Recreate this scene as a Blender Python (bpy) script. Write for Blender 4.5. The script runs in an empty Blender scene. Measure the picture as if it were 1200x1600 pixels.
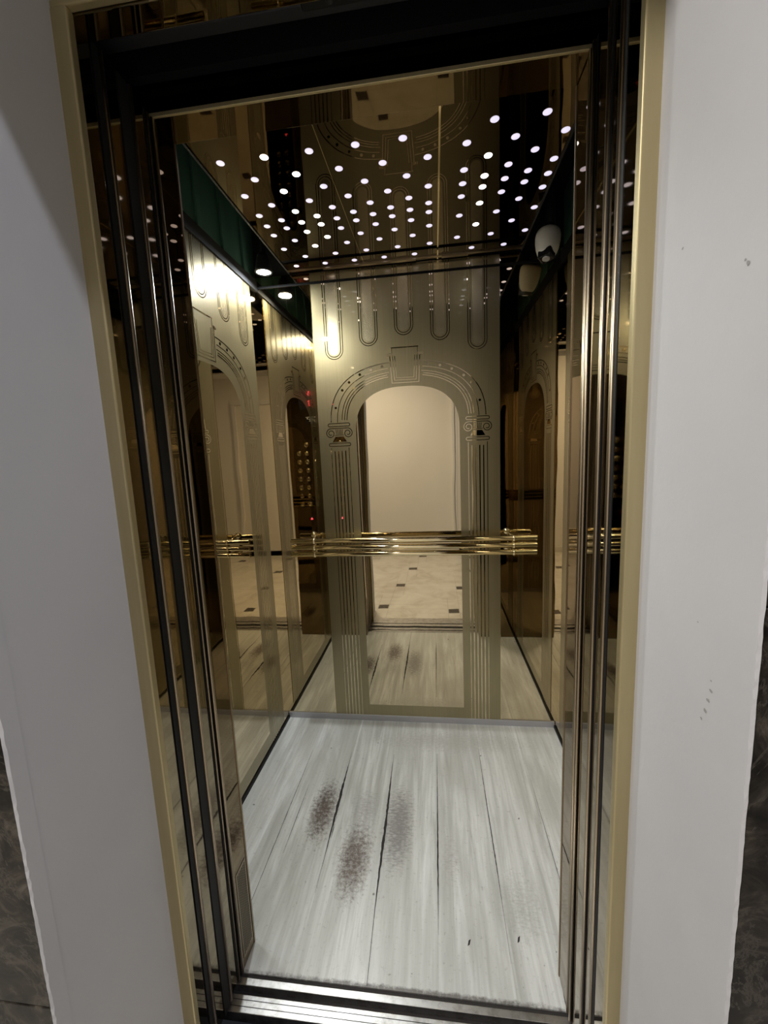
import bpy, bmesh, math, random
from mathutils import Vector, Matrix
random.seed(7)
S = bpy.context.scene
COL = S.collection
PI = math.pi

# ------------------------------------------------------------------ camera
F_PX, YAW, PIT, ROLL, EYE = 643.85, 0.1267, 0.1385, -0.0419, 1.36
cy, sy, cp, sp, cr, sr = math.cos(YAW), math.sin(YAW), math.cos(PIT), math.sin(PIT), math.cos(ROLL), math.sin(ROLL)
Fv = Vector((-sy*cp, cy*cp, -sp)); R0 = Vector((cy, sy, 0)); U0 = R0.cross(Fv)
Rv = cr*R0 + sr*U0; Uv = -sr*R0 + cr*U0
cd = bpy.data.cameras.new('camera'); cam = bpy.data.objects.new('camera', cd); COL.objects.link(cam)
cam.matrix_world = Matrix(((Rv.x, Uv.x, -Fv.x, 0), (Rv.y, Uv.y, -Fv.y, 0), (Rv.z, Uv.z, -Fv.z, EYE), (0, 0, 0, 1)))
cd.sensor_fit = 'VERTICAL'; cd.sensor_height = 36; cd.sensor_width = 27
cd.lens = F_PX*36/1600; cd.clip_start = 0.01
S.camera = cam

# ------------------------------------------------------------------ world, lights, exposure
w = bpy.data.worlds.new('world'); S.world = w; w.use_nodes = True
w.node_tree.nodes['Background'].inputs[0].default_value = (0.6, 0.65, 0.8, 1)
w.node_tree.nodes['Background'].inputs[1].default_value = 0.02
S.view_settings.view_transform = 'Standard'; S.view_settings.look = 'None'
S.view_settings.exposure = 0.0; S.view_settings.gamma = 1.0; S.view_settings.use_curve_mapping = False

def area(name, loc, size, power, color, target=None, spread=180):
    l = bpy.data.lights.new(name, 'AREA'); l.shape = 'DISK'; l.size = size; l.energy = power; l.color = color
    l.spread = math.radians(spread)
    o = bpy.data.objects.new(name, l); COL.objects.link(o); o.location = loc
    if target is not None:
        o.rotation_euler = (Vector(target)-Vector(loc)).to_track_quat('-Z', 'Y').to_euler()
    return o
area('hall_lamp_light', (0.85, 0.10, 2.66), 0.05, 15.0, (0.84, 0.87, 1.0))
area('hall_lamp_light_2', (-0.90, -0.40, 2.66), 0.45, 47.0, (1.0, 0.97, 0.94))
LAMPS = [(-0.705, 1.813, 2.15), (-0.712, 1.03, 2.15)]
for p, pw in zip(LAMPS, (10.8, 6.0)):
    area('cab_lamp_light', (p[0], p[1], p[2]-0.004), 0.06, pw, (0.92, 0.98, 1.0))

# ------------------------------------------------------------------ dimensions (metres)
XL, XR, YB = -0.800, 0.553, 1.941          # cab side walls, back wall
XJL, XJR = -0.543, 0.288                   # door opening
YJ0, YJ1 = 0.866, 0.938                    # car jamb depth
ZD, ZC, ZW = 2.044, 2.190, 2.150           # door head, suspended ceiling, wall panel top
XC = (XL+XR)/2                             # cab centre -0.1235
RX0, RX1 = -0.5575, 0.308                  # plaster reveal
YR = 0.4365                                 # hall face of the landing wall

# ------------------------------------------------------------------ materials
def mat(name, color=(.5,.5,.5), rough=.5, metal=0, emit=None, estr=0, spec=.5):
    m = bpy.data.materials.new(name); m.use_nodes = True
    b = m.node_tree.nodes['Principled BSDF']
    b.inputs['Base Color'].default_value = (*color, 1); b.inputs['Roughness'].default_value = rough
    b.inputs['Metallic'].default_value = metal; b.inputs['Specular IOR Level'].default_value = spec
    if emit: b.inputs['Emission Color'].default_value = (*emit, 1); b.inputs['Emission Strength'].default_value = estr
    return m
class NT:
    def __init__(s, m): s.t = m.node_tree; s.n = s.t.nodes; s.l = s.t.links; s.b = s.n['Principled BSDF']
    def node(s, kind, **kw):
        n = s.n.new(kind)
        for k, v in kw.items(): setattr(n, k, v)
        return n
    def link(s, a, b): s.l.new(a, b)
    def math(s, op, a, b=None, c=None, clamp=False):
        n = s.node('ShaderNodeMath', operation=op, use_clamp=clamp)
        for i, x in enumerate((a, b, c)):
            if x is None: continue
            if isinstance(x, (int, float)): n.inputs[i].default_value = x
            else: s.link(x, n.inputs[i])
        return n.outputs[0]
    def pos(s):
        return s.node('ShaderNodeNewGeometry').outputs['Position']
    def scaled(s, vec, sc, off=(0,0,0)):
        n = s.node('ShaderNodeMapping'); n.inputs['Scale'].default_value = sc; n.inputs['Location'].default_value = off
        s.link(vec, n.inputs['Vector']); return n.outputs[0]
    def noise(s, vec, scale, detail=4, rough=.5, dist=0):
        n = s.node('ShaderNodeTexNoise'); n.inputs['Scale'].default_value = scale; n.inputs['Detail'].default_value = detail
        n.inputs['Roughness'].default_value = rough; n.inputs['Distortion'].default_value = dist
        s.link(vec, n.inputs['Vector']); return n.outputs['Fac']
    def ramp(s, fac, stops):
        n = s.node('ShaderNodeValToRGB'); e = n.color_ramp.elements
        while len(e) < len(stops): e.new(.5)
        for i, (p, c) in enumerate(stops):
            e[i].position = p; e[i].color = (*c, 1) if len(c) == 3 else c
        s.link(fac, n.inputs[0]); return n.outputs[0]
    def mix(s, fac, a, b, blend='MIX'):
        n = s.node('ShaderNodeMix', data_type='RGBA', blend_type=blend)
        for i, x in ((0, fac), (6, a), (7, b)):
            if isinstance(x, (int, float)): n.inputs[i].default_value = x
            elif isinstance(x, tuple): n.inputs[i].default_value = (*x, 1)
            else: s.link(x, n.inputs[i])
        return n.outputs[2]
    def bump(s, h, strength, dist=.01):
        n = s.node('ShaderNodeBump'); n.inputs['Strength'].default_value = strength; n.inputs['Distance'].default_value = dist
        s.link(h, n.inputs['Height']); s.link(n.outputs[0], s.b.inputs['Normal'])

def gold_mirror(name, color, rough, wave=.0):
    m = mat(name, color, rough, 1.0); t = NT(m); p = t.pos()
    if wave:
        h = t.noise(t.scaled(p, (3, 3, 1.4)), 1.6, 2, .4)
        t.bump(h, wave, .02)
    sm = t.noise(p, 9, 5, .6)
    r = t.node('ShaderNodeMapRange'); t.link(sm, r.inputs[0]); r.inputs[1].default_value = .35; r.inputs[2].default_value = .8
    r.inputs[3].default_value = rough; r.inputs[4].default_value = rough+.015; t.link(r.outputs[0], t.b.inputs['Roughness'])
    return m
M = {}
M['mirror'] = gold_mirror('gold_mirror_steel', (.66, .56, .385), .012, .03)
M['jamb'] = gold_mirror('gold_jamb_steel', (.30, .25, .165), .03, .03)
M['ceilmirror'] = gold_mirror('bronze_ceiling_mirror', (.135, .105, .058), .012, .02)
M['returns'] = gold_mirror('dark_bronze_return_mirror', (.22, .16, .085), .015, .02)
# satin bronze: brushed metal with a clear mirror sheen over it
m = mat('satin_bronze', (.40, .35, .23), .32, .9); t = NT(m); p = t.pos()
br = t.noise(t.scaled(p, (260, 260, 3)), 1.0, 2, .6)
t.link(t.mix(br, (.30, .252, .142), (.375, .32, .19)), t.b.inputs['Base Color'])
t.b.inputs['Coat Weight'].default_value = .3; t.b.inputs['Coat Roughness'].default_value = .02; t.b.inputs['Coat IOR'].default_value = 1.6
M['satin'] = m
m = mat('brushed_slot_steel', (.62, .54, .35), .27, 1.0); M['slot'] = m
M['brass'] = mat('polished_brass', (.86, .73, .46), .09, 1.0)
M['brasstrim'] = mat('satin_brass_trim', (.50, .43, .26), .42, 1.0)
m = M['brasstrim']; t = NT(m); t.b.inputs['Metallic'].default_value = .75
n1 = t.noise(t.scaled(t.pos(), (40, 40, 4)), 1, 3, .6); t.link(t.mix(n1, (.42, .35, .19), (.54, .46, .27)), t.b.inputs['Base Color'])
M['black'] = mat('dark_void_paint', (.005, .005, .006), .9, spec=.2)
M['darksteel'] = mat('dark_grey_steel', (.018, .019, .023), .5, .3)
M['rubber'] = mat('black_rubber_edge', (.006, .0055, .006), .6, spec=.3)
M['edge'] = mat('worn_edge_metal', (.36, .29, .20), .3, 1.0)
m = mat('green_painted_metal', (.035, .16, .10), .35); M['green'] = m; t = NT(m)
n1 = t.noise(t.scaled(t.pos(), (9, 9, .4)), 1, 2); t.link(t.mix(n1, (.035, .095, .075), (.10, .21, .17)), t.b.inputs['Base Color'])
M['white'] = mat('white_plastic', (.56, .555, .54), .35)
M['lensblack'] = mat('black_glossy_plastic', (.01, .01, .012), .12)
M['skirt'] = mat('grey_skirting_metal', (.50, .50, .54), .4, .6)
M['cream'] = mat('cream_painted_wall', (.80, .74, .64), .7)
t = NT(M['cream']); n1 = t.noise(t.pos(), 2.2, 4); t.link(t.mix(n1, (.78, .735, .67), (.86, .82, .76)), t.b.inputs['Base Color'])
M['ceilwhite'] = mat('white_ceiling_paint', (.75, .73, .70), .8)
M['star'] = mat('star_light_lens', (.8, .8, .8), .4, 0, (.82, .76, 1.0), .92)
M['starbright'] = mat('bright_star_light_lens', (.8, .8, .8), .4, 0, (1, .98, 1.0), 6)
M['lampglass'] = mat('lamp_lens', (1, 1, 1), .4, 0, (.95, 1, 1), 60)
M['red'] = mat('red_led', (.3, .01, .02), .4, 0, (1, .09, .16), 3.4)
M['labelwhite'] = mat('pale_label_print', (.75, .74, .70), .5)
# plaster
m = mat('painted_plaster', (.62, .61, .63), .75); M['plaster'] = m; t = NT(m); p = t.pos()
n1 = t.noise(p, 3.2, 4, .55); n2 = t.noise(p, 60, 3, .6)
c = t.mix(n1, (.47, .468, .485), (.56, .553, .562))
sc = t.noise(t.scaled(p, (1, 1, .5)), 26, 6, .75)
sc2 = t.ramp(sc, [(.70, (0, 0, 0)), (.76, (1, 1, 1))])
c = t.mix(t.math('MULTIPLY', sc2, .25), c, (.30, .29, .28)); t.link(c, t.b.inputs['Base Color'])
t.bump(t.math('ADD', t.math('MULTIPLY', n1, .7), t.math('MULTIPLY', n2, .12)), .35, .006)
# dark emperador marble
m = mat('dark_brown_marble', (.06, .05, .04), .3, spec=.18); M['marble'] = m; t = NT(m); p = t.pos()
n1 = t.noise(p, 14, 8, .68, 1.6); n2 = t.noise(t.scaled(p, (1, 1, 1), (3, 1, 7)), 5, 9, .7, 2.0)
c = t.ramp(n1, [(.34, (.003, .0025, .002)), (.47, (.010, .008, .006)), (.56, (.025, .020, .015)), (.66, (.065, .055, .043)), (.76, (.13, .115, .095))])
vein = t.ramp(t.math('ABSOLUTE', t.math('SUBTRACT', n2, .5)), [(.0, (1, 1, 1)), (.018, (0, 0, 0))])
c = t.mix(vein, c, (.06, .052, .042)); t.link(c, t.b.inputs['Base Color'])
# cab floor: worn white-grey wood-look planks running into the cab
m = mat('whitewashed_plank_vinyl', (.6, .6, .6), .38); M['plank'] = m; t = NT(m); p = t.pos()
sep = t.node('ShaderNodeSeparateXYZ'); t.link(p, sep.inputs[0]); X, Y = sep.outputs[0], sep.outputs[1]
pid = t.math('FLOOR', t.math('DIVIDE', t.math('ADD', X, .792), .1925))
comb = t.node('ShaderNodeCombineXYZ'); t.link(t.math('ADD', X, t.math('MULTIPLY', pid, 3.1)), comb.inputs[0]); t.link(t.math('MULTIPLY', Y, 1.0), comb.inputs[1]); t.link(pid, comb.inputs[2])
g1 = t.noise(t.scaled(comb.outputs[0], (34, 2.2, 1)), 1, 7, .62, .6)
g2 = t.noise(t.scaled(comb.outputs[0], (120, 5, 1)), 1, 4, .6)
g3 = t.noise(t.scaled(comb.outputs[0], (6, 1.4, 1)), 1, 3, .5, 1.0)
c = t.ramp(g1, [(.30, (.43, .44, .43)), (.5, (.63, .645, .64)), (.68, (.78, .80, .805))])
c = t.mix(t.math('MULTIPLY', t.ramp(g2, [(.38, (1, 1, 1)), (.55, (0, 0, 0))]), .22), c, (.34, .34, .33))
c = t.mix(t.math('MULTIPLY', t.ramp(g3, [(.40, (1, 1, 1)), (.6, (0, 0, 0))]), .55), c, (.42, .43, .41))
# worn, scuffed patches (shapes of their own)
def blob(cx, cyy, rx, ry, rot=0):
    dx = t.math('SUBTRACT', X, cx); dy = t.math('SUBTRACT', Y, cyy)
    if rot:
        a, b = math.cos(rot), math.sin(rot)
        dx, dy = (t.math('ADD', t.math('MULTIPLY', dx, a), t.math('MULTIPLY', dy, b)),
                  t.math('SUBTRACT', t.math('MULTIPLY', dy, a), t.math('MULTIPLY', dx, b)))
    d = t.math('ADD', t.math('POWER', t.math('ABSOLUTE', t.math('DIVIDE', dx, rx)), 2.0), t.math('POWER', t.math('ABSOLUTE', t.math('DIVIDE', dy, ry)), 2.0))
    return t.math('SUBTRACT', 1.0, t.math('MULTIPLY', d, 1.0), clamp=True)
spk = t.noise(p, 75, 8, .75); spk2 = t.noise(t.scaled(p, (60, 140, 1)), 1, 5, .7)
def stained(c, bl, lo, col, amt, src):
    k = t.ramp(t.math('ADD', t.math('MULTIPLY', t.math('POWER', bl, 1.3), .40), src), [(lo-.05, (0, 0, 0)), (lo+.06, (.35, .35, .35)), (lo+.24, (1, 1, 1))])
    return t.mix(t.math('MULTIPLY', k, amt), c, col)
c = stained(c, blob(-.462, 1.385, .075, .20), .67, (.085, .058, .05), .95, spk)
c = stained(c, blob(-.305, 1.20, .085, .20), .68, (.10, .07, .062), .92, spk)
c = stained(c, blob(-.30, 1.40, .09, .17), .78, (.33, .32, .33), .7, spk2)
c = stained(c, blob(-.165, 1.34, .075, .24), .66, (.19, .18, .185), .8, spk2)
c = stained(c, blob(.02, 1.22, .06, .18), .82, (.36, .35, .34), .7, spk2)
c = stained(c, blob(.05, 1.80, .55, .11), .70, (.40, .40, .385), .6, spk2)
c = stained(c, blob(-.12, .866, .7, .013), .62, (.10, .09, .085), .85, spk)
c = stained(c, blob(.22, 1.10, .10, .16), .74, (.40, .41, .38), .6, spk2)
crumbs = t.ramp(t.noise(p, 38, 1, .3), [(.80, (0, 0, 0)), (.82, (1, 1, 1))])
c = t.mix(t.math('MULTIPLY', crumbs, .7), c, (.07, .06, .055))
t.link(c, t.b.inputs['Base Color']); t.bump(g1, .12, .002)
M['scuff'] = mat('grey_scuff', (.30, .295, .29), .8)
M['crack'] = mat('dark_plank_gap', (.022, .019, .018), .8)
# hall floor: cream marble with small dark insets in a pinwheel layout
m = mat('cream_tile_with_dark_insets', (.7, .66, .58), .22); M['halltile'] = m; t = NT(m); p = t.pos()
sep = t.node('ShaderNodeSeparateXYZ'); t.link(p, sep.inputs[0])
a_, b_ = .62, .10; n2_ = a_*a_+b_*b_
x_ = t.math('SUBTRACT', sep.outputs[0], -.488); y_ = t.math('SUBTRACT', sep.outputs[1], .332)
u = t.math('DIVIDE', t.math('ADD', t.math('MULTIPLY', x_, a_), t.math('MULTIPLY', y_, b_)), n2_)
v = t.math('DIVIDE', t.math('SUBTRACT', t.math('MULTIPLY', y_, a_), t.math('MULTIPLY', x_, b_)), n2_)
fu = t.math('SUBTRACT', u, t.math('ROUND', u)); fv = t.math('SUBTRACT', v, t.math('ROUND', v))
lx = t.math('SUBTRACT', t.math('MULTIPLY', fu, a_), t.math('MULTIPLY', fv, b_)); ly = t.math('ADD', t.math('MULTIPLY', fu, b_), t.math('MULTIPLY', fv, a_))
ins = t.math('LESS_THAN', t.math('MAXIMUM', t.math('ABSOLUTE', lx), t.math('ABSOLUTE', ly)), .046)
gx = t.math('LESS_THAN', t.math('ABSOLUTE', t.math('SUBTRACT', t.math('ABSOLUTE', lx), .05)), .003)
gy = t.math('LESS_THAN', t.math('ABSOLUTE', t.math('SUBTRACT', t.math('ABSOLUTE', ly), .05)), .003)
c = t.ramp(t.noise(p, 3.5, 7, .65, 1.0), [(.3, (.55, .50, .42)), (.5, (.72, .68, .60)), (.7, (.80, .76, .69))])
c = t.mix(t.math('MULTIPLY', t.math('MAXIMUM', gx, gy), .35), c, (.35, .31, .26)); c = t.mix(ins, c, (.05, .038, .03)); t.link(c, t.b.inputs['Base Color'])
# aluminium sill
m = mat('scuffed_aluminium', (.58, .57, .56), .32, 1.0); M['alu'] = m; t = NT(m); p = t.pos()
n1 = t.noise(t.scaled(p, (3, 60, 1)), 1, 4, .6); n2 = t.noise(p, 30, 6, .7)
t.link(t.mix(t.math('MULTIPLY', t.ramp(n2, [(.45, (0, 0, 0)), (.68, (1, 1, 1))]), .6), (.62, .61, .60), (.22, .19, .17)), t.b.inputs['Base Color'])
t.link(t.math('ADD', .25, t.math('MULTIPLY', n1, .2)), t.b.inputs['Roughness'])

# ------------------------------------------------------------------ mesh helpers
def bm_box(bm, x0, x1, y0, y1, z0, z1, mi=0):
    vs = [bm.verts.new(c) for c in ((x0,y0,z0),(x1,y0,z0),(x1,y1,z0),(x0,y1,z0),(x0,y0,z1),(x1,y0,z1),(x1,y1,z1),(x0,y1,z1))]
    for f in ((0,3,2,1),(4,5,6,7),(0,1,5,4),(1,2,6,5),(2,3,7,6),(3,0,4,7)):
        bm.faces.new([vs[i] for i in f]).material_index = mi
def bm_lathe(bm, prof, axis_mat, seg=24, mi=0):
    rings = []
    for r, z in prof:
        if r < 1e-6: rings.append([bm.verts.new(axis_mat @ Vector((0, 0, z)))])
        else: rings.append([bm.verts.new(axis_mat @ Vector((r*math.cos(2*PI*k/seg), r*math.sin(2*PI*k/seg), z))) for k in range(seg)])
    for a, b in zip(rings, rings[1:]):
        for k in range(seg):
            k2 = (k+1) % seg
            if len(a) == 1 and len(b) == 1: continue
            if len(a) == 1: f = (a[0], b[k2], b[k])
            elif len(b) == 1: f = (a[k], a[k2], b[0])
            else: f = (a[k], a[k2], b[k2], b[k])
            fc = bm.faces.new(f); fc.smooth = True; fc.material_index = mi
def along(p0, p1):
    p0, p1 = Vector(p0), Vector(p1); d = p1-p0
    return Matrix.Translation(p0) @ d.to_track_quat('Z', 'Y').to_matrix().to_4x4(), d.length
def bm_tube(bm, p0, p1, r, seg=20, cap=.0015, mi=0):
    mtx, L = along(p0, p1)
    bm_lathe(bm, [(0, 0), (r-cap, 0), (r, cap), (r, L-cap), (r-cap, L), (0, L)], mtx, seg, mi)
def mesh_obj(name, bm, mats, parent=None, bevel=0, loc=None):
    bmesh.ops.recalc_face_normals(bm, faces=bm.faces)
    me = bpy.data.meshes.new(name); bm.to_mesh(me); bm.free()
    for mm in (mats if isinstance(mats, (list, tuple)) else [mats]): me.materials.append(mm)
    o = bpy.data.objects.new(name, me); COL.objects.link(o)
    if parent is not None: o.parent = parent
    if loc: o.location = loc
    if bevel:
        b = o.modifiers.new('bevel', 'BEVEL'); b.width = bevel; b.segments = 3; b.limit_method = 'ANGLE'
    return o
def box(name, x0, x1, y0, y1, z0, z1, m, parent=None, bevel=0):
    bm = bmesh.new(); bm_box(bm, x0, x1, y0, y1, z0, z1); return mesh_obj(name, bm, m, parent, bevel)
def struct(o): o['kind'] = 'structure'; return o
def tag(o, label, cat, group=None):
    o['label'] = label; o['category'] = cat
    if group: o['group'] = group
    return o
def empty(name, loc):
    o = bpy.data.objects.new(name, None); COL.objects.link(o); o.location = loc; o.empty_display_size = .05; return o
def rel(o):                                     # keep world geometry when parented to an empty that is not at the origin
    o.matrix_parent_inverse = Matrix.Translation(-Vector(o.parent.location)); return o

# ------------------------------------------------------------------ hall (behind the camera, seen in the mirrors) and landing wall
HZ = 2.68
struct(box('floor_hall', -2.2, 2.0, -1.63, .70, -.06, -.004, M['halltile']))
wb = struct(box('wall_hall_back', -2.2, 2.0, -1.73, -1.63, 0, HZ, M['cream']))
box('baseboard', -2.2, 2.0, -1.63, -1.615, -.004, .07, M['halltile'], wb)
bm = bmesh.new()
bm_box(bm, .235, .262, -1.63, -1.60, 0, 2.1); bm_box(bm, .275, .30, -1.63, -1.61, 0, 2.1); bm_box(bm, 1.1, 1.15, -1.63, -1.60, 0, 2.1); bm_box(bm, .235, 1.15, -1.63, -1.60, 2.1, 2.15)
struct(mesh_obj('trim_1', bm, M['ceilwhite'], None, .003))
struct(box('door_1', .30, 1.1, -1.632, -1.615, 0, 2.1, M['cream']))
struct(box('wall_hall_left', -2.3, -2.2, -1.73, .43, 0, HZ, M['marble']))
struct(box('wall_hall_right', 2.0, 2.1, -1.73, .43, 0, HZ, M['marble']))
struct(box('ceiling_hall', -2.3, 2.1, -1.73, .42, HZ, HZ+.06, M['ceilwhite']))
# landing wall core with plaster reveal; marble cladding on its hall face
bm = bmesh.new()
bm_box(bm, -2.2, RX0, YR, .668, -.004, HZ); struct(mesh_obj('wall_landing_left', bm, M['plaster']))
bm = bmesh.new(); bm_box(bm, RX1, 2.0, YR, .668, -.004, HZ)
SCUFFS = [(.481, 1.088, .0022, .0015), (.480, 1.076, .0040, .0032), (.484, 1.062, .0040, .0030), (.488, 1.047, .0042, .0030), (.493, 1.033, .0030, .0022), (.511, 1.146, .0018, .0012), (.472, 1.530, .0030, .0035), (.476, 1.535, .0022, .0020), (.586, 1.595, .0028, .0020)]
def scuff(bm, x, y, z, ry, rz, n=9):            # small worn mark lying on the plaster
    bm.faces.new([bm.verts.new((x, y+ry*random.uniform(.5, 1)*math.cos(2*PI*k/n), z+rz*random.uniform(.5, 1)*math.sin(2*PI*k/n))) for k in range(n)]).material_index = 1
for y, z, a, b in SCUFFS: scuff(bm, RX1-.0004, y, z, a, b)
struct(mesh_obj('wall_landing_right', bm, [M['plaster'], M['scuff']]))
struct(box('wall_landing_head', RX0, RX1, YR, .668, 2.055, HZ, M['plaster']))
def cladding(name, x0, x1, z1=HZ):
    bm = bmesh.new(); s = -1 if x1 <= RX0+.01 else 1
    h = .60; z = 0; k = 0
    while z < z1-.01:
        zz = min(z+h, z1)
        xs = [x0+(x1-x0)*i/2 for i in range(3)]
        for i in range(2): bm_box(bm, xs[i]+.001, xs[i+1]-.001, YR-.018, YR-.0005, z+.001, zz-.001)
        z = zz
    return struct(mesh_obj(name, bm, M['marble'], None, .0015))
cladding('wall_marble_left', -2.2, RX0-.001); cladding('wall_marble_right', RX1+.001, 2.0)
struct(box('wall_marble_head', RX0-.007, RX1+.007, YR-.018, YR-.0005, 2.066, HZ, M['marble'], None, .0015))
# rough painted edge where the plaster meets the marble
def ragged(name, x, s):
    bm = bmesh.new(); rows = []
    n = 220
    for i in range(n+1):
        z = 2.06*i/n; a = .0001+.0008*random.random()
        rows.append([bm.verts.new((x-s*.0012, YR+.004, z)), bm.verts.new((x-s*.0010, YR-.016-.002*random.random(), z)), bm.verts.new((x+s*(a+.001), YR-.0195, z)), bm.verts.new((x+s*(a+.001), YR-.017, z))])
    for a, b in zip(rows, rows[1:]):
        for k in range(3): bm.faces.new((a[k], a[k+1], b[k+1], b[k]))
    return struct(mesh_obj(name, bm, M['plaster']))
ragged('trim_2', RX0, -1); ragged('trim_3', RX1, 1)

# brass frame around the landing opening
bm = bmesh.new()
bm_box(bm, RX0-.004, -.531, .655, .670, 0, 2.046); bm_box(bm, .284, RX1+.004, .655, .670, 0, 2.046)
bm_box(bm, RX0-.004, RX1+.004, .656, .670, 2.046, 2.06)
struct(mesh_obj('trim_4', bm, M['brasstrim'], None, .003))
# landing jambs and head lining (polished), closed boxes
def jambbox(name, s, y0, y1, m, z1=ZD+.10, depth=.05, bev=.002):
    if s < 0: return struct(box(name, XJL-depth, XJL, y0, y1, -.004, z1, m, None, bev))
    return struct(box(name, XJR, XJR+depth, y0, y1, -.004, z1, m, None, bev))
jambbox('trim_5', -1, .668, .711, M['jamb'], ZD)
jambbox('trim_6', 1, .668, .714, M['jamb'], ZD)
struct(box('trim_7', XJL-.05, XJR+.05, .670, .712, ZD, ZD+.03, M['ceilmirror'], None, .002))
struct(box('wall_shaft_front', -1.3, 1.0, .680, .700, ZD+.03, 2.75, M['black']))
for nm, x0, x1 in (('wall_shaft_left', -1.32, -1.30), ('wall_shaft_right', 1.0, 1.02)):
    struct(box(nm, x0, x1, .66, .87, -.3, 2.75, M['black']))
for nm, x0, x1 in (('wall_shaft_front_left', -1.3, XJL-.05), ('wall_shaft_front_right', XJR+.05, 1.0)):
    struct(box(nm, x0, x1, .672, .69, -.3, ZD+.03, M['black']))
struct(box('ceiling_shaft', -1.3, 1.0, .66, 2.2, 2.75, 2.78, M['black']))
struct(box('floor_shaft', -1.3, 1.0, .60, .90, -.32, -.30, M['black']))

# sliding door leaves parked open, seen edge-on; each with a rounded bright nosing
def leaf(name, s, y0, y1, m, nosing, dark):
    xj = XJL if s < 0 else XJR
    a, b = (xj-.40, xj-.003) if s < 0 else (xj+.003, xj+.40)
    d = struct(box(name, a, b, y0, y1, .008, 2.06, m, None, .002))
    if nosing:
        bm = bmesh.new(); bm_tube(bm, (xj+(-.001 if s < 0 else .001), nosing, .008), (xj+(-.001 if s < 0 else .001), nosing, 2.055), .0045, 14)
        mesh_obj('edge_bead', bm, M['edge'], d)
    if dark:
        x0, x1 = (xj-.06, xj-.001) if s < 0 else (xj+.001, xj+.06)
        box('edge_rubber', x0, x1, dark[0], dark[1], .006, 2.055, M['rubber'], d)
    return d
leaf('door_2', -1, .731, .772, M['jamb'], .7345, (.7165, .7305))
leaf('door_3', -1, .800, .840, M['jamb'], .8035, (.773, .7995))
leaf('door_4', 1, .731, .772, M['jamb'], .7335, (.718, .7305))
leaf('door_5', 1, .780, .840, M['jamb'], .7805, (.774, .7775))
for s, nm in ((-1, 'trim_8'), (1, 'trim_9')):
    xj = XJL if s < 0 else XJR
    bm = bmesh.new()
    bm_tube(bm, (xj, YJ0-.003, .004), (xj, YJ0-.003, ZD+.0), .0045, 14); bm_tube(bm, (xj, .8475 if s > 0 else .8455, .004), (xj, .8475 if s > 0 else .8455, ZD), .002 if s < 0 else .004, 10)
    struct(mesh_obj(nm, bm, M['edge']))
    struct(box('wall_pocket', *( (xj-.03, xj-.004) if s < 0 else (xj+.004, xj+.03) ), .842, YJ0-.001, .004, 2.05, M['rubber']))

# door head gap: operator rail, hangers, bolts
op = empty('door_operator', (XC, .80, 2.12))
tag(op, 'dark grey door operator beam with hanger plate in the black gap above the door opening', 'door operator')
bm = bmesh.new(); bm_box(bm, -.85, .62, .775, .800, 2.105, 2.205); rel(mesh_obj('beam', bm, M['darksteel'], op, .003))
bm = bmesh.new(); bm_box(bm, -.85, .62, .760, .778, 2.125, 2.137); rel(mesh_obj('track', bm, M['darksteel'], op, .004))
bm = bmesh.new(); bm_box(bm, -.20, -.075, .752, .774, 2.09, 2.175); rel(mesh_obj('hanger_plate', bm, M['rubber'], op, .004))
for x in (-.148, -.105):
    bm = bmesh.new(); bm_tube(bm, (x, .735, 2.085), (x, .755, 2.085), .009, 16); rel(mesh_obj('roller', bm, M['darksteel'], op))
struct(box('wall_shaft_beam', -.9, .68, .842, .860, 2.10, 2.6, M['black']))

# ------------------------------------------------------------------ sills
sill = empty('car_sill', (XC, .827, 0))
tag(sill, 'scuffed grooved aluminium sill along the front edge of the plank floor', 'door sill')
x0, x1 = XJL-.04, XJR+.04
bm = bmesh.new(); bm_box(bm, x0, x1, .841, .857, -.03, -.001); bm_box(bm, x0, x1, .788, .8225, -.03, -.001)
rel(mesh_obj('sill_plate', bm, M['alu'], sill, .001))
bm = bmesh.new(); bm_box(bm, x0, x1, .8225, .841, -.03, -.022); bm_box(bm, x0, x1, .857, .867, -.03, -.004); rel(mesh_obj('groove', bm, M['crack'], sill))
bm = bmesh.new(); bm_box(bm, x0, x1, .8120, .8132, -.002, -.0006); bm_box(bm, x0, x1, .7995, .8007, -.002, -.0006); rel(mesh_obj('score_line', bm, M['crack'], sill))
ls = empty('landing_sill', (XC, .70, 0))
tag(ls, 'grooved aluminium landing sill between the hall tiles and the dark gap, reflected in the back mirror', 'door sill')
bm = bmesh.new(); bm_box(bm, x0, x1, .60, .700, -.03, -.0005); bm_box(bm, x0, x1, .715, .755, -.03, -.0005); rel(mesh_obj('sill_plate', bm, M['alu'], ls, .001))
bm = bmesh.new(); bm_box(bm, x0, x1, .700, .715, -.03, -.022); rel(mesh_obj('groove', bm, M['crack'], ls))

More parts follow.
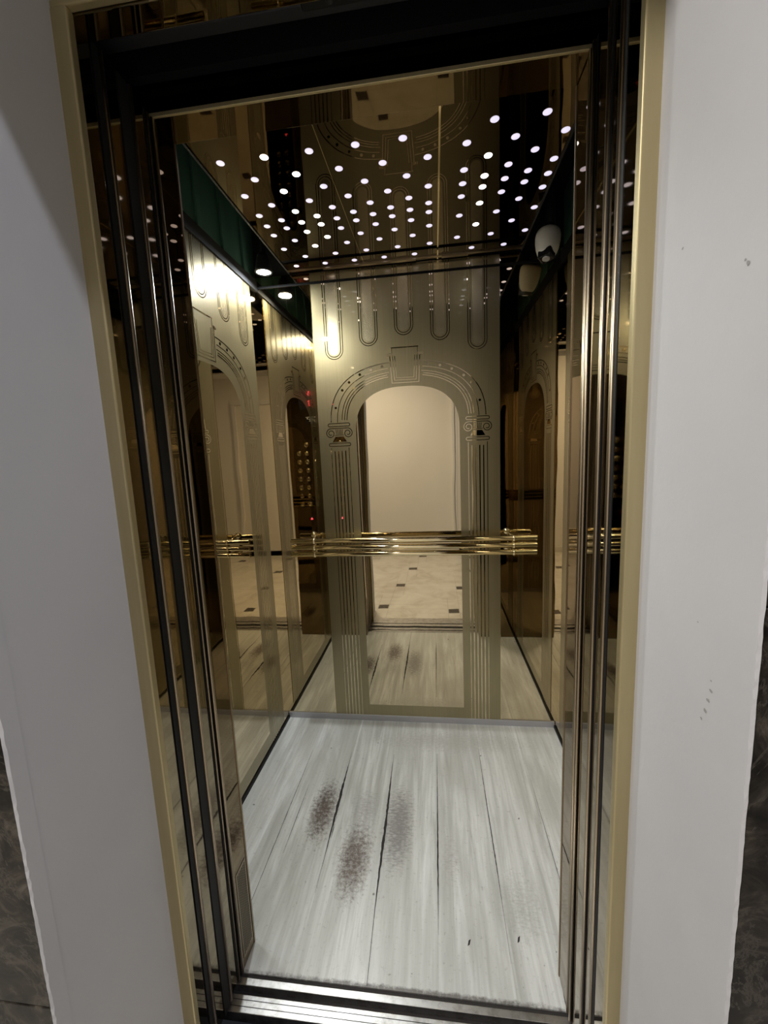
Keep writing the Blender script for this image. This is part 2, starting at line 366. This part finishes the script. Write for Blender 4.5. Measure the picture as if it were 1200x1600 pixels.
# ------------------------------------------------------------------ cab floor with opened plank joints
bm = bmesh.new(); bm_box(bm, XL, XR, YJ0, YB, -.04, 0)
def crack(xa, pts):     # pts: (y, halfwidth, dx)
    prev = None
    P = []
    for (y0, w0, d0), (y1, w1, d1) in zip(pts, pts[1:]):
        n = max(2, int(abs(y1-y0)/.012))
        for i in range(n): k = i/n; P.append((y0+(y1-y0)*k, w0+(w1-w0)*k, d0+(d1-d0)*k))
    P.append(pts[-1])
    for y, wd, dx in P:
        j = wd*.35
        a = bm.verts.new((xa+dx-wd+random.uniform(-j, j), y, .0006)); b = bm.verts.new((xa+dx+wd+random.uniform(-j, j), y, .0006))
        if prev: bm.faces.new((prev[0], prev[1], b, a)).material_index = 1
        prev = (a, b)
crack(-.412, [(1.08, .0003, .004), (1.20, .0008, .004), (1.30, .0024, .002), (1.42, .0052, .001), (1.50, .0040, 0), (1.62, .0010, -.001), (1.70, .0003, -.001)])
crack(-.404, [(1.27, .0004, .0), (1.31, .0016, 0), (1.34, .0008, -.006)])
crack(-.2135, [(.868, .0006, .006), (1.02, .0007, .002), (1.12, .0018, 0), (1.24, .0045, 0), (1.36, .0042, 0), (1.50, .0028, -.002), (1.62, .0011, -.004), (1.70, .0003, -.004)])
crack(-.022, [(1.0, .0002, 0), (1.10, .0012, 0), (1.22, .0026, 0), (1.36, .0020, 0), (1.5, .0011, 0), (1.72, .0004, 0)])
crack(.170, [(.95, .0002, 0), (1.12, .0006, 0), (1.25, .0015, 0), (1.45, .0013, -.002), (1.70, .0006, -.003), (1.76, .0002, -.003)])
crack(-.600, [(.94, .0005, 0), (1.2, .0010, 0), (1.5, .0008, 0), (1.7, .0003, 0)])
crack(-.557, [(1.2, .0002, 0), (1.33, .0010, 0), (1.5, .0003, 0)])
crack(.362, [(.94, .0006, 0), (1.3, .0008, 0), (1.6, .0003, 0)])
crack(.289, [(.87, .0018, 0), (.93, .0015, .001)])
for x, y in ((.062, .99), (.20, 1.01)):
    vs = [bm.verts.new((x+dx, y+dy, .0007)) for dx, dy in ((-.004, -.01), (.002, -.006), (.006, .008), (.0, .004))]; bm.faces.new(vs).material_index = 1
struct(mesh_obj('floor', bm, [M['plank'], M['crack']]))

# ------------------------------------------------------------------ etched decoration
def stroke(bm, pts, w, mp, off, closed=False):
    n = len(pts); L = []
    for i, p in enumerate(pts):
        a = pts[i-1] if (i > 0 or closed) else p; b = pts[(i+1) % n] if (i < n-1 or closed) else p
        dx, dz = b[0]-a[0], b[1]-a[1]; l = math.hypot(dx, dz) or 1
        nx, nz = -dz/l*w/2, dx/l*w/2
        L.append((bm.verts.new(mp(p[0]+nx, p[1]+nz, off)), bm.verts.new(mp(p[0]-nx, p[1]-nz, off))))
    for i in range(n if closed else n-1):
        a, b = L[i], L[(i+1) % n]; bm.faces.new((a[0], a[1], b[1], b[0]))
def fill(bm, pts, mp, off):
    bm.faces.new([bm.verts.new(mp(x, z, off)) for x, z in pts])
def sup(a, b, z0, t0, t1, n=28, ex=2.5):
    out = []
    for i in range(n+1):
        t_ = t0+(t1-t0)*i/n; c_, s_ = math.cos(t_), math.sin(t_)
        out.append((math.copysign(abs(c_)**(2/ex), c_)*a, z0+abs(s_)**(2/ex)*b))
    return out
def etched(parent, mp, dz, ztop, slots=True):
    """columns, capitals, arch, keystone and hanging slots polished into the satin sheet; the arch field is mirror"""
    bm = bmesh.new(); T = .0026; off = .0022
    spring = 1.465+dz
    field = [(-.239, .088), (.239, .088)] + sup(.239, .200, spring, 0, PI, 40)
    fill(bm, field, mp, off)
    for a, b, wd in ((.357, .275, .0036), (.326, .250, .0028), (.304, .232, .0028), (.292, .222, .0028), (.281, .213, .0034)):
        for t0, t1 in ((0.0, PI*.47), (PI*.53, PI)):
            pts = [p for p in sup(a, b, 1.50+dz, t0, t1, 40) if abs(p[0]) > .070 and p[1] > 1.517+dz]
            stroke(bm, pts, wd, mp, off)
    for s in (-1, 1):                                   # nail heads between the outer two lines
        for k in range(5):
            c_ = s*(.105+.052*k if k < 4 else .295)
            aa, bb = .3415, .262; zz = 1.50+dz+bb*(1-abs(c_/aa)**2.5)**(1/2.5)
            fill(bm, [(c_+.0062*math.cos(q*PI/5), zz+.0062*math.sin(q*PI/5)) for q in range(10)], mp, off)
        c_ = s*.3305; zz = 1.585+dz
        fill(bm, [(c_+.0055*math.cos(q*PI/5), zz+.0055*math.sin(q*PI/5)) for q in range(10)], mp, off)
    # keystone
    for ins_, wd in ((0, .0034), (.012, .0024), (.022, .0024)):
        stroke(bm, [(-.068+ins_, 1.800+dz), (-.061+ins_, 1.681+dz+ins_), (.061-ins_, 1.681+dz+ins_), (.068-ins_, 1.800+dz)], wd, mp, off)
    stroke(bm, [(-.062, 1.835+dz), (.062, 1.835+dz)], .004, mp, off)
    for s in (-1, 1):
        stroke(bm, [(s*.058, 1.836+dz), (s*.058, 1.800+dz)], .0022, mp, off)
        for k in range(3): fill(bm, [(s*(.064+.007*k), 1.800+dz), (s*(.068+.007*k), 1.800+dz), (s*(.069+.007*k), 1.812+dz-.003*k), (s*(.065+.007*k), 1.812+dz)], mp, off)
    # capitals and fluted columns
    for s in (-1, 1):
        c_ = s*.320
        def bar(z0, z1, hw):
            r = (z1-z0)/2; zc = (z0+z1)/2; pts = []
            for q in range(9): a = -PI/2+PI*q/8; pts.append((c_+hw-r+r*math.cos(a), zc+r*math.sin(a)))
            for q in range(9): a = PI/2+PI*q/8; pts.append((c_-hw+r+r*math.cos(a), zc+r*math.sin(a)))
            stroke(bm, pts, .003, mp, off, True)
        bar(1.500+dz, 1.514+dz, .052); bar(1.408+dz, 1.422+dz, .052)
        for q in (-1, 1):
            pts = []
            for i in range(40):
                a = PI/2 - q*(2*PI*1.6)*i/39; r = .023*(1-.72*i/39)
                pts.append((c_+q*.041+r*math.cos(a), 1.468+dz+r*math.sin(a)))
            stroke(bm, pts, .0032, mp, off)
        stroke(bm, [(c_-.041, 1.491+dz), (c_+.041, 1.491+dz)], .003, mp, off)
        for k in range(-2, 3): stroke(bm, [(c_+k*.008, 1.486+dz), (c_+k*.0065, 1.462+dz)], .0024, mp, off)
        stroke(bm, [(c_-.022, 1.459+dz), (c_+.022, 1.459+dz)], .0022, mp, off)
        fill(bm, [(c_-.034, 1.428+dz), (c_+.034, 1.428+dz), (c_+.020, 1.452+dz), (c_-.020, 1.452+dz)], mp, off)
        for k in range(6):
            xx = c_+(-.0425+.017*k); z1 = (1.40 if k in (0, 5) else 1.385)+dz
            stroke(bm, [(xx, .022), (xx, z1)], .0030 if k in (0, 5) else .0050, mp, off)
    # hanging slots
    fl = bmesh.new()
    for k, (uu, zb) in enumerate(((-.323, 1.803), (-.161, 1.852), (0, 1.888), (.161, 1.855), (.323, 1.804))):
        zb += dz
        for r, wd in ((.041, .0030), (.031, .0030)):
            pts = [(uu-r, ztop-.003), (uu-r, zb+.041)] + [(uu-r*math.cos(PI*q/14), zb+.041-r*math.sin(PI*q/14)) for q in range(1, 14)] + [(uu+r, zb+.041), (uu+r, ztop-.003)]
            stroke(bm, pts, wd, mp, off)
        r = .022
        pts = [(uu-r, ztop-.003)] + [(uu-r*math.cos(PI*q/14), zb+.041-r*math.sin(PI*q/14)) for q in range(0, 15)] + [(uu+r, ztop-.003)]
        fill(fl, pts, mp, off*.8)
    mesh_obj('etched_ornament', bm, M['mirror'], parent); mesh_obj('slot_infill', fl, M['slot'], parent)

def satin_sheet(parent, mp, hw, ztop):
    bm = bmesh.new()
    v0 = [bm.verts.new(mp(x, z, .0016)) for x, z in ((-hw, .030), (hw, .030), (hw, ztop), (-hw, ztop))]
    v1 = [bm.verts.new(mp(x, z, .0)) for x, z in ((-hw, .030), (hw, .030), (hw, ztop), (-hw, ztop))]
    bm.faces.new(v0)
    for i in range(4): bm.faces.new((v0[i], v0[(i+1) % 4], v1[(i+1) % 4], v1[i]))
    mesh_obj('satin_sheet', bm, M['satin'], parent)
    e = bmesh.new()
    for s in (-1, 1): stroke(e, [(s*hw, .030), (s*hw, ztop)], .0022, mp, .003)
    mesh_obj('sheet_edge', e, M['brass'], parent)

# back wall
ZB = 2.186
bw = struct(box('wall_back', XL-.02, XR+.02, YB, YB+.03, 0, ZB, M['mirror']))
mpb = lambda u_, z_, o_: (XC+u_, YB-o_, z_)
satin_sheet(bw, mpb, .4195, ZB-.002); etched(bw, mpb, 0, ZB)
box('dark_strip', XL+.002, XR-.002, YB-.0045, YB-.0005, 2.136, 2.146, M['black'], bw)  # thin black strip laid across the back wall just below its top
box('skirting', XL+.002, XR-.002, YB-.006, YB-.0005, .0, .030, M['skirt'], bw, .001)
# left wall
lw = struct(box('wall_left', XL-.03, XL, YJ1-.004, YB, 0, ZW, M['mirror']))
YC = (YJ1+YB)/2+.008
mpl = lambda u_, z_, o_: (XL+o_, YC+u_, z_)
satin_sheet(lw, mpl, .4195, ZW-.002); etched(lw, mpl, .045, ZW)
box('skirting', XL+.0005, XL+.006, YJ1+.002, YB-.007, .0, .014, M['rubber'], lw)
box('top_channel', XL, XL+.010, YJ1, YB-.002, ZW-.026, ZW+.020, M['black'], lw)
# right wall
rw = struct(box('wall_right', XR, XR+.03, YJ1-.004, YB, 0, ZW, M['mirror']))
mpr = lambda u_, z_, o_: (XR-o_, YC-u_, z_)
satin_sheet(rw, mpr, .4195, ZW-.002); etched(rw, mpr, .045, ZW)
box('skirting', XR-.006, XR-.0005, YJ1+.002, YB-.007, .0, .014, M['rubber'], rw)
box('top_channel', XR-.010, XR, YJ1, YB-.002, ZW-.026, ZW+.020, M['black'], rw)
# upper shell above the panels: green painted metal with folded ribs
def shell(name, x0, x1, y0, y1, ribs):
    bm = bmesh.new(); bm_box(bm, x0, x1, y0, y1, ZW+.0, 2.42)
    for r in ribs: bm_box(bm, *r)
    return struct(mesh_obj(name, bm, M['green'], None, .002))
shell('wall_left_upper', XL-.05, XL-.012, .90, YB+.05, [(XL-.012, XL-.002, y, y+.03, ZW, 2.42) for y in (1.12, 1.30, 1.48, 1.66, 1.84)])
shell('wall_right_upper', XR+.012, XR+.05, .90, YB+.05, [(XR+.002, XR+.012, y, y+.03, ZW, 2.42) for y in (1.12, 1.30, 1.48, 1.66, 1.84)])
struct(box('wall_back_upper', XL-.012, XR+.012, YB+.03, YB+.05, ZW, 2.42, M['darksteel']))
struct(box('wall_front_upper', XL-.012, XR+.012, .90, .925, ZD+.12, 2.42, M['darksteel']))
struct(box('ceiling_upper', XL-.05, XR+.05, .90, YB+.05, 2.42, 2.44, M['black']))
# front return walls + head
fl = struct(box('wall_front_left', XL, XJL, YJ0, YJ1, 0, ZC+.1, M['returns'], None, .0015))
fr = struct(box('wall_front_right', XJR, XR, YJ0, YJ1, 0, ZC+.1, M['returns'], None, .0015))
struct(box('wall_front_head', XJL, XJR, YJ0, YJ1, ZD, ZC+.1, M['ceilmirror'], None, .0015))
struct(box('trim_10', XJL-.03, XJR+.03, YJ0-.006, YJ0-.0005, ZD-.002, ZD+.006, M['brasstrim'], None, .001))
# vent grilles low in the car jambs
def grille(parent, x, s):
    bm = bmesh.new()
    y0, y1, z0, z1 = YJ0+.010, YJ1-.010, .030, .285
    bm_box(bm, min(x, x+s*.0012), max(x, x+s*.0012), y0, y1, z0, z1, 0)
    for r in range(6):
        yy = y0+.005+(y1-y0-.014)*r/5
        n = 34
        for k in range(n):
            zz = z0+.006+(z1-z0-.012)*k/n
            xx = x+s*.0018
            vs = [bm.verts.new((xx, yy+dy, zz+dz_)) for dy, dz_ in ((0, 0), (.0045, .0008), (.0045, .0055), (0, .0045))]
            bm.faces.new(vs).material_index = 1
    mesh_obj('vent_grille', bm, [M['edge'], M['rubber']], parent)
grille(fl, XJL, 1)
box('corner_strip', XJL-.0005, XJL+.0016, YJ1-.004, YJ1+.0015, .0, ZD, M['edge'], fl)
box('corner_strip', XJR-.0016, XJR+.0005, YJ1-.004, YJ1+.0015, .0, ZD, M['edge'], fr)

# ------------------------------------------------------------------ suspended mirror ceiling
CX0, CX1, CY0, CY1 = -.630, .381, YJ1+.004, 1.934
SE = [CX0, -.286, .033, CX1]
bm = bmesh.new()
for i in range(3): bm_box(bm, SE[i]+.0006, SE[i+1]-.0006, CY0, CY1, ZC, ZC+.018)
cl = struct(mesh_obj('ceiling', bm, M['ceilmirror']))
bm = bmesh.new(); bm_box(bm, .0305, .0355, CY0+.01, CY1, ZC-.0035, ZC-.0005); bm_box(bm, -.2868, -.2852, CY0+.01, CY1, ZC-.001, ZC-.0002); mesh_obj('seam_strip', bm, M['brass'], cl)
bm = bmesh.new(); bm_box(bm, CX0, CX1, 1.900, 1.914, ZC-.005, ZC-.0005); bm_box(bm, -.47, -.06, 1.899, 1.917, ZC-.009, ZC-.0051); bm_box(bm, .05, .16, 1.899, 1.917, ZC-.009, ZC-.0051); mesh_obj('edge_trim', bm, M['edge'], cl)
bm = bmesh.new(); bm_box(bm, CX0-.006, CX0, CY0, CY1, ZC-.004, ZC+.02); bm_box(bm, CX1, CX1+.006, CY0, CY1, ZC-.004, ZC+.02); mesh_obj('side_trim', bm, M['darksteel'], cl)

# star lights: small round lenses let into the mirror ceiling
A1 = (1.223, 1.375, 1.485, 1.552, 1.616, 1.722, 1.873); B1 = (1.306, 1.436, 1.525, 1.578, 1.666, 1.797)
A2 = (1.202, 1.332, 1.420, 1.473, 1.560, 1.692, 1.868); B2 = (1.272, 1.381, 1.445, 1.511, 1.622, 1.772)
stars = [(-.578+.0643*k, y) for k in range(10) for y in (A1 if k % 2 == 0 else B1)] + [(.1075+.0643*k, y) for k in range(5) for y in (B2 if k % 2 == 0 else A2)]
bright = {(-.449, 1.551), (-.449, 1.224), (-.449, 1.375), (-.449, 1.484), (-.449, 1.616), (-.449, 1.721), (-.386, 1.306), (-.386, 1.523), (-.384, 1.576), (-.384, 1.666), (.172, 1.332), (.172, 1.421), (.172, 1.475), (.172, 1.563), (.172, 1.693)}
def star_mesh(name, m):
    bm = bmesh.new(); mtx = Matrix.Translation((0, 0, 0))
    bm_lathe(bm, [(0, -.0022), (.007, -.0020), (.0105, -.0010), (.0115, -.0002), (.0115, 0)], mtx, 20)
    bmesh.ops.recalc_face_normals(bm, faces=bm.faces)
    me = bpy.data.meshes.new(name); bm.to_mesh(me); bm.free(); me.materials.append(m); return me
sm0, sm1 = star_mesh('star_light', M['star']), star_mesh('bright_star_light', M['starbright'])
for x, y in stars:
    b = any(abs(x-p)+abs(y-q) < .012 for p, q in bright)
    o = bpy.data.objects.new('star_light', sm1 if b else sm0); COL.objects.link(o); o.location = (x, y, ZC-.0003)
    left = x < .03
    ys = sorted([q for p, q in stars if abs(p-x) < .01], reverse=True); n = min(range(len(ys)), key=lambda q: abs(ys[q]-y))
    row = (9-round((x+.578)/.0643)) if left else round((x-.1075)/.0643)
    ORD = ('nearest', 'second', 'third', 'fourth', 'fifth', 'sixth', 'seventh', 'eighth', 'ninth', 'tenth')
    place = ('backmost' if n == 0 else ORD[n]+' from the back') + ', row ' + (ORD[row]+' ' if row == 0 else ORD[row]+' ') + ('left' if left else 'right') + ' of seam'
    tag(o, ('bright star light, ' if b else 'lilac star light, ') + place, 'ceiling light', 'star lights in the mirror ceiling')

# two downlights in the gap beside the ceiling
for i, p in enumerate(LAMPS):
    e = empty('downlight', p)
    tag(e, ('glaring white round downlight in the green gap near the back left corner of the cab' if i == 0 else
            'white round downlight at the front of the left ceiling gap, glinting in the back panel'), 'downlight')
    bm = bmesh.new(); bm_lathe(bm, [(.030, 0), (.036, 0), (.038, .004), (.034, .012), (.028, .05), (.022, .07), (0, .072)], Matrix.Identity(4), 28); mesh_obj('housing', bm, M['darksteel'], e)
    bm = bmesh.new(); bm_lathe(bm, [(0, -.001), (.022, 0), (.030, .003)], Matrix.Identity(4), 28); mesh_obj('lens', bm, M['lampglass'], e)
    bm = bmesh.new(); bm_box(bm, -.006, .006, -.02, .02, .07, .268); mesh_obj('bracket', bm, M['darksteel'], e)

# ------------------------------------------------------------------ handrail on the back wall
YH = 1.872
hr = empty('handrail', (XC, YH, .933))
tag(hr, 'polished brass handrail of three horizontal tubes across the back wall', 'handrail')
HX0, HX1 = -.694, .446
for k in range(3):
    z = .965-.032*k
    bm = bmesh.new(); bm_tube(bm, (HX0, YH, z), (HX1, YH, z), .0125, 24, .003); rel(mesh_obj('rail_tube', bm, M['brass'], hr))
for x in (-.580, .344):
    bm = bmesh.new()
    for k in range(3):
        z = .965-.032*k
        bm_lathe(bm, [(.0128, -.006), (.0158, -.004), (.0158, .004), (.0128, .006)], Matrix.Translation((x, YH, z)) @ Matrix.Rotation(PI/2, 4, 'Y'), 20)
    bm_box(bm, x-.004, x+.004, YH+.008, YH+.016, .895, .972)
    bm_tube(bm, (x, YH+.010, .965), (x-.02, YB-.003, .985), .005, 14); bm_tube(bm, (x, YH+.010, .905), (x-.02, YB-.003, .905), .005, 14)
    bm_lathe(bm, [(0, 0), (.014, 0), (.014, .004), (0, .004)], Matrix.Translation((x-.02, YB-.0065, .985)) @ Matrix.Rotation(-PI/2, 4, 'X'), 18)
    bm_lathe(bm, [(0, 0), (.014, 0), (.014, .004), (0, .004)], Matrix.Translation((x-.02, YB-.0065, .905)) @ Matrix.Rotation(-PI/2, 4, 'X'), 18)
    rel(mesh_obj('bracket', bm, M['brass'], hr))

# ------------------------------------------------------------------ security camera in the right ceiling gap
sc = empty('security_camera', (.455, 1.757, 2.19))
tag(sc, 'white turret security camera with a black square lens in the right ceiling gap', 'security camera')
ax = Vector((-.12, -.30, -.92)).normalized()
top = Vector((.458, 1.80, 2.185))
mtx, _ = along(top, top+ax*.1)
bm = bmesh.new(); bm_lathe(bm, [(0, 0), (.038, .001), (.045, .008), (.047, .022), (.046, .045), (.042, .070), (.036, .090), (.030, .102), (.024, .107), (0, .108)], mtx, 36); rel(mesh_obj('body', bm, M['white'], sc))
bm = bmesh.new(); bm_box(bm, -.026, .026, -.021, .021, .090, .1225); bm.transform(mtx @ Matrix.Translation((0, .010, .0)) @ Matrix.Rotation(.35, 4, 'Z')); ln = rel(mesh_obj('lens_housing', bm, M['lensblack'], sc, .005))
bm = bmesh.new(); bm_lathe(bm, [(.014, 0), (.014, .002), (.010, .003), (.006, .001), (0, .001)], mtx @ Matrix.Translation((0, .010, .1225)), 24); mesh_obj('lens', bm, M['skirt'], ln).matrix_parent_inverse = Matrix.Identity(4) @ Matrix.Translation(-Vector(sc.location)).inverted() @ Matrix.Translation(-Vector(sc.location))
bm = bmesh.new(); bm_tube(bm, tuple(top-ax*.02), tuple(top+ax*.002), .030, 24); bm_tube(bm, (.47, 1.825, 2.19), (.47, 1.825, 2.42), .022, 20); rel(mesh_obj('mount', bm, M['darksteel'], sc))

# ------------------------------------------------------------------ car operating panel on the left front return (seen by double reflection)
PX0, PX1, PY = -.775, -.575, YJ1
cop = empty('car_control_panel', (-.675, PY, 1.35))
tag(cop, 'bronze mirror lift control panel with buttons and red floor display, reflected beside the back panel', 'control panel')
bm = bmesh.new(); bm_box(bm, PX0, PX1, PY, PY+.004, .70, 1.95); rel(mesh_obj('plate', bm, M['ceilmirror'], cop, .002))
bm = bmesh.new(); bm_box(bm, -.742, -.640, PY+.004, PY+.007, 1.70, 1.86); d = rel(mesh_obj('display', bm, M['lensblack'], cop, .002))
def seg_poly(name, polys, y, m, par):
    bm = bmesh.new()
    for P in polys: bm.faces.new([bm.verts.new((px, y, pz)) for px, pz in P])
    o = mesh_obj(name, bm, m, par); return o
# arrow and the digit 1 (viewed from inside the cab, +x is to the left)
cx_ = -.712
seg_poly('arrow', [[(cx_-.012, 1.812), (cx_+.012, 1.812), (cx_, 1.792)], [(cx_-.005, 1.828), (cx_+.005, 1.828), (cx_+.005, 1.812), (cx_-.005, 1.812)]], PY+.0074, M['red'], d)
seg_poly('digit', [[(cx_-.004, 1.765), (cx_+.003, 1.765), (cx_+.003, 1.725), (cx_-.004, 1.725)], [(cx_+.003, 1.765), (cx_+.010, 1.757), (cx_+.010, 1.751), (cx_+.003, 1.757)], [(cx_-.010, 1.729), (cx_+.009, 1.729), (cx_+.009, 1.725), (cx_-.010, 1.725)]], PY+.0074, M['red'], d)
bm = bmesh.new(); bm_box(bm, -.757, -.680, PY+.004, PY+.0055, 1.600, 1.652); lb = rel(mesh_obj('label_plate', bm, M['lensblack'], cop))
seg_poly('print', [[(-.755, 1.648), (-.682, 1.648), (-.682, 1.646), (-.755, 1.646)], [(-.700, 1.640), (-.693, 1.640), (-.693, 1.633), (-.700, 1.633)], [(-.735, 1.634), (-.705, 1.634), (-.705, 1.631), (-.735, 1.631)], [(-.733, 1.622), (-.708, 1.622), (-.708, 1.619), (-.733, 1.619)], [(-.750, 1.612), (-.743, 1.612), (-.743, 1.626), (-.750, 1.626)]], PY+.0058, M['labelwhite'], lb)
for r in range(8):
    for k in range(3):
        if r == 7 and k != 1: continue
        x, z = -.735+.060*k, 1.02+.062*r
        bm = bmesh.new(); R_ = Matrix.Translation((x, PY+.004, z)) @ Matrix.Rotation(-PI/2, 4, 'X')
        bm_lathe(bm, [(.017, 0), (.017, .003), (.013, .005), (.013, .003), (.011, .006), (0, .0065)], R_, 20)
        rel(mesh_obj('button', bm, M['brass'], cop))
seg = [[(-.690, .905), (-.672, .905), (-.681, .922)]]
o = seg_poly('call_indicator', seg, PY+.0065, M['red'], cop); rel(o)
box_b = bmesh.new(); bm_lathe(box_b, [(.018, 0), (.018, .003), (.014, .005), (0, .005)], Matrix.Translation((-.681, PY+.004, .912)) @ Matrix.Rotation(-PI/2, 4, 'X'), 20)
o['label'] = 'red lit arrow'
rel(mesh_obj('button', box_b, M['lensblack'], cop)); o.location = (0, .003, 0)
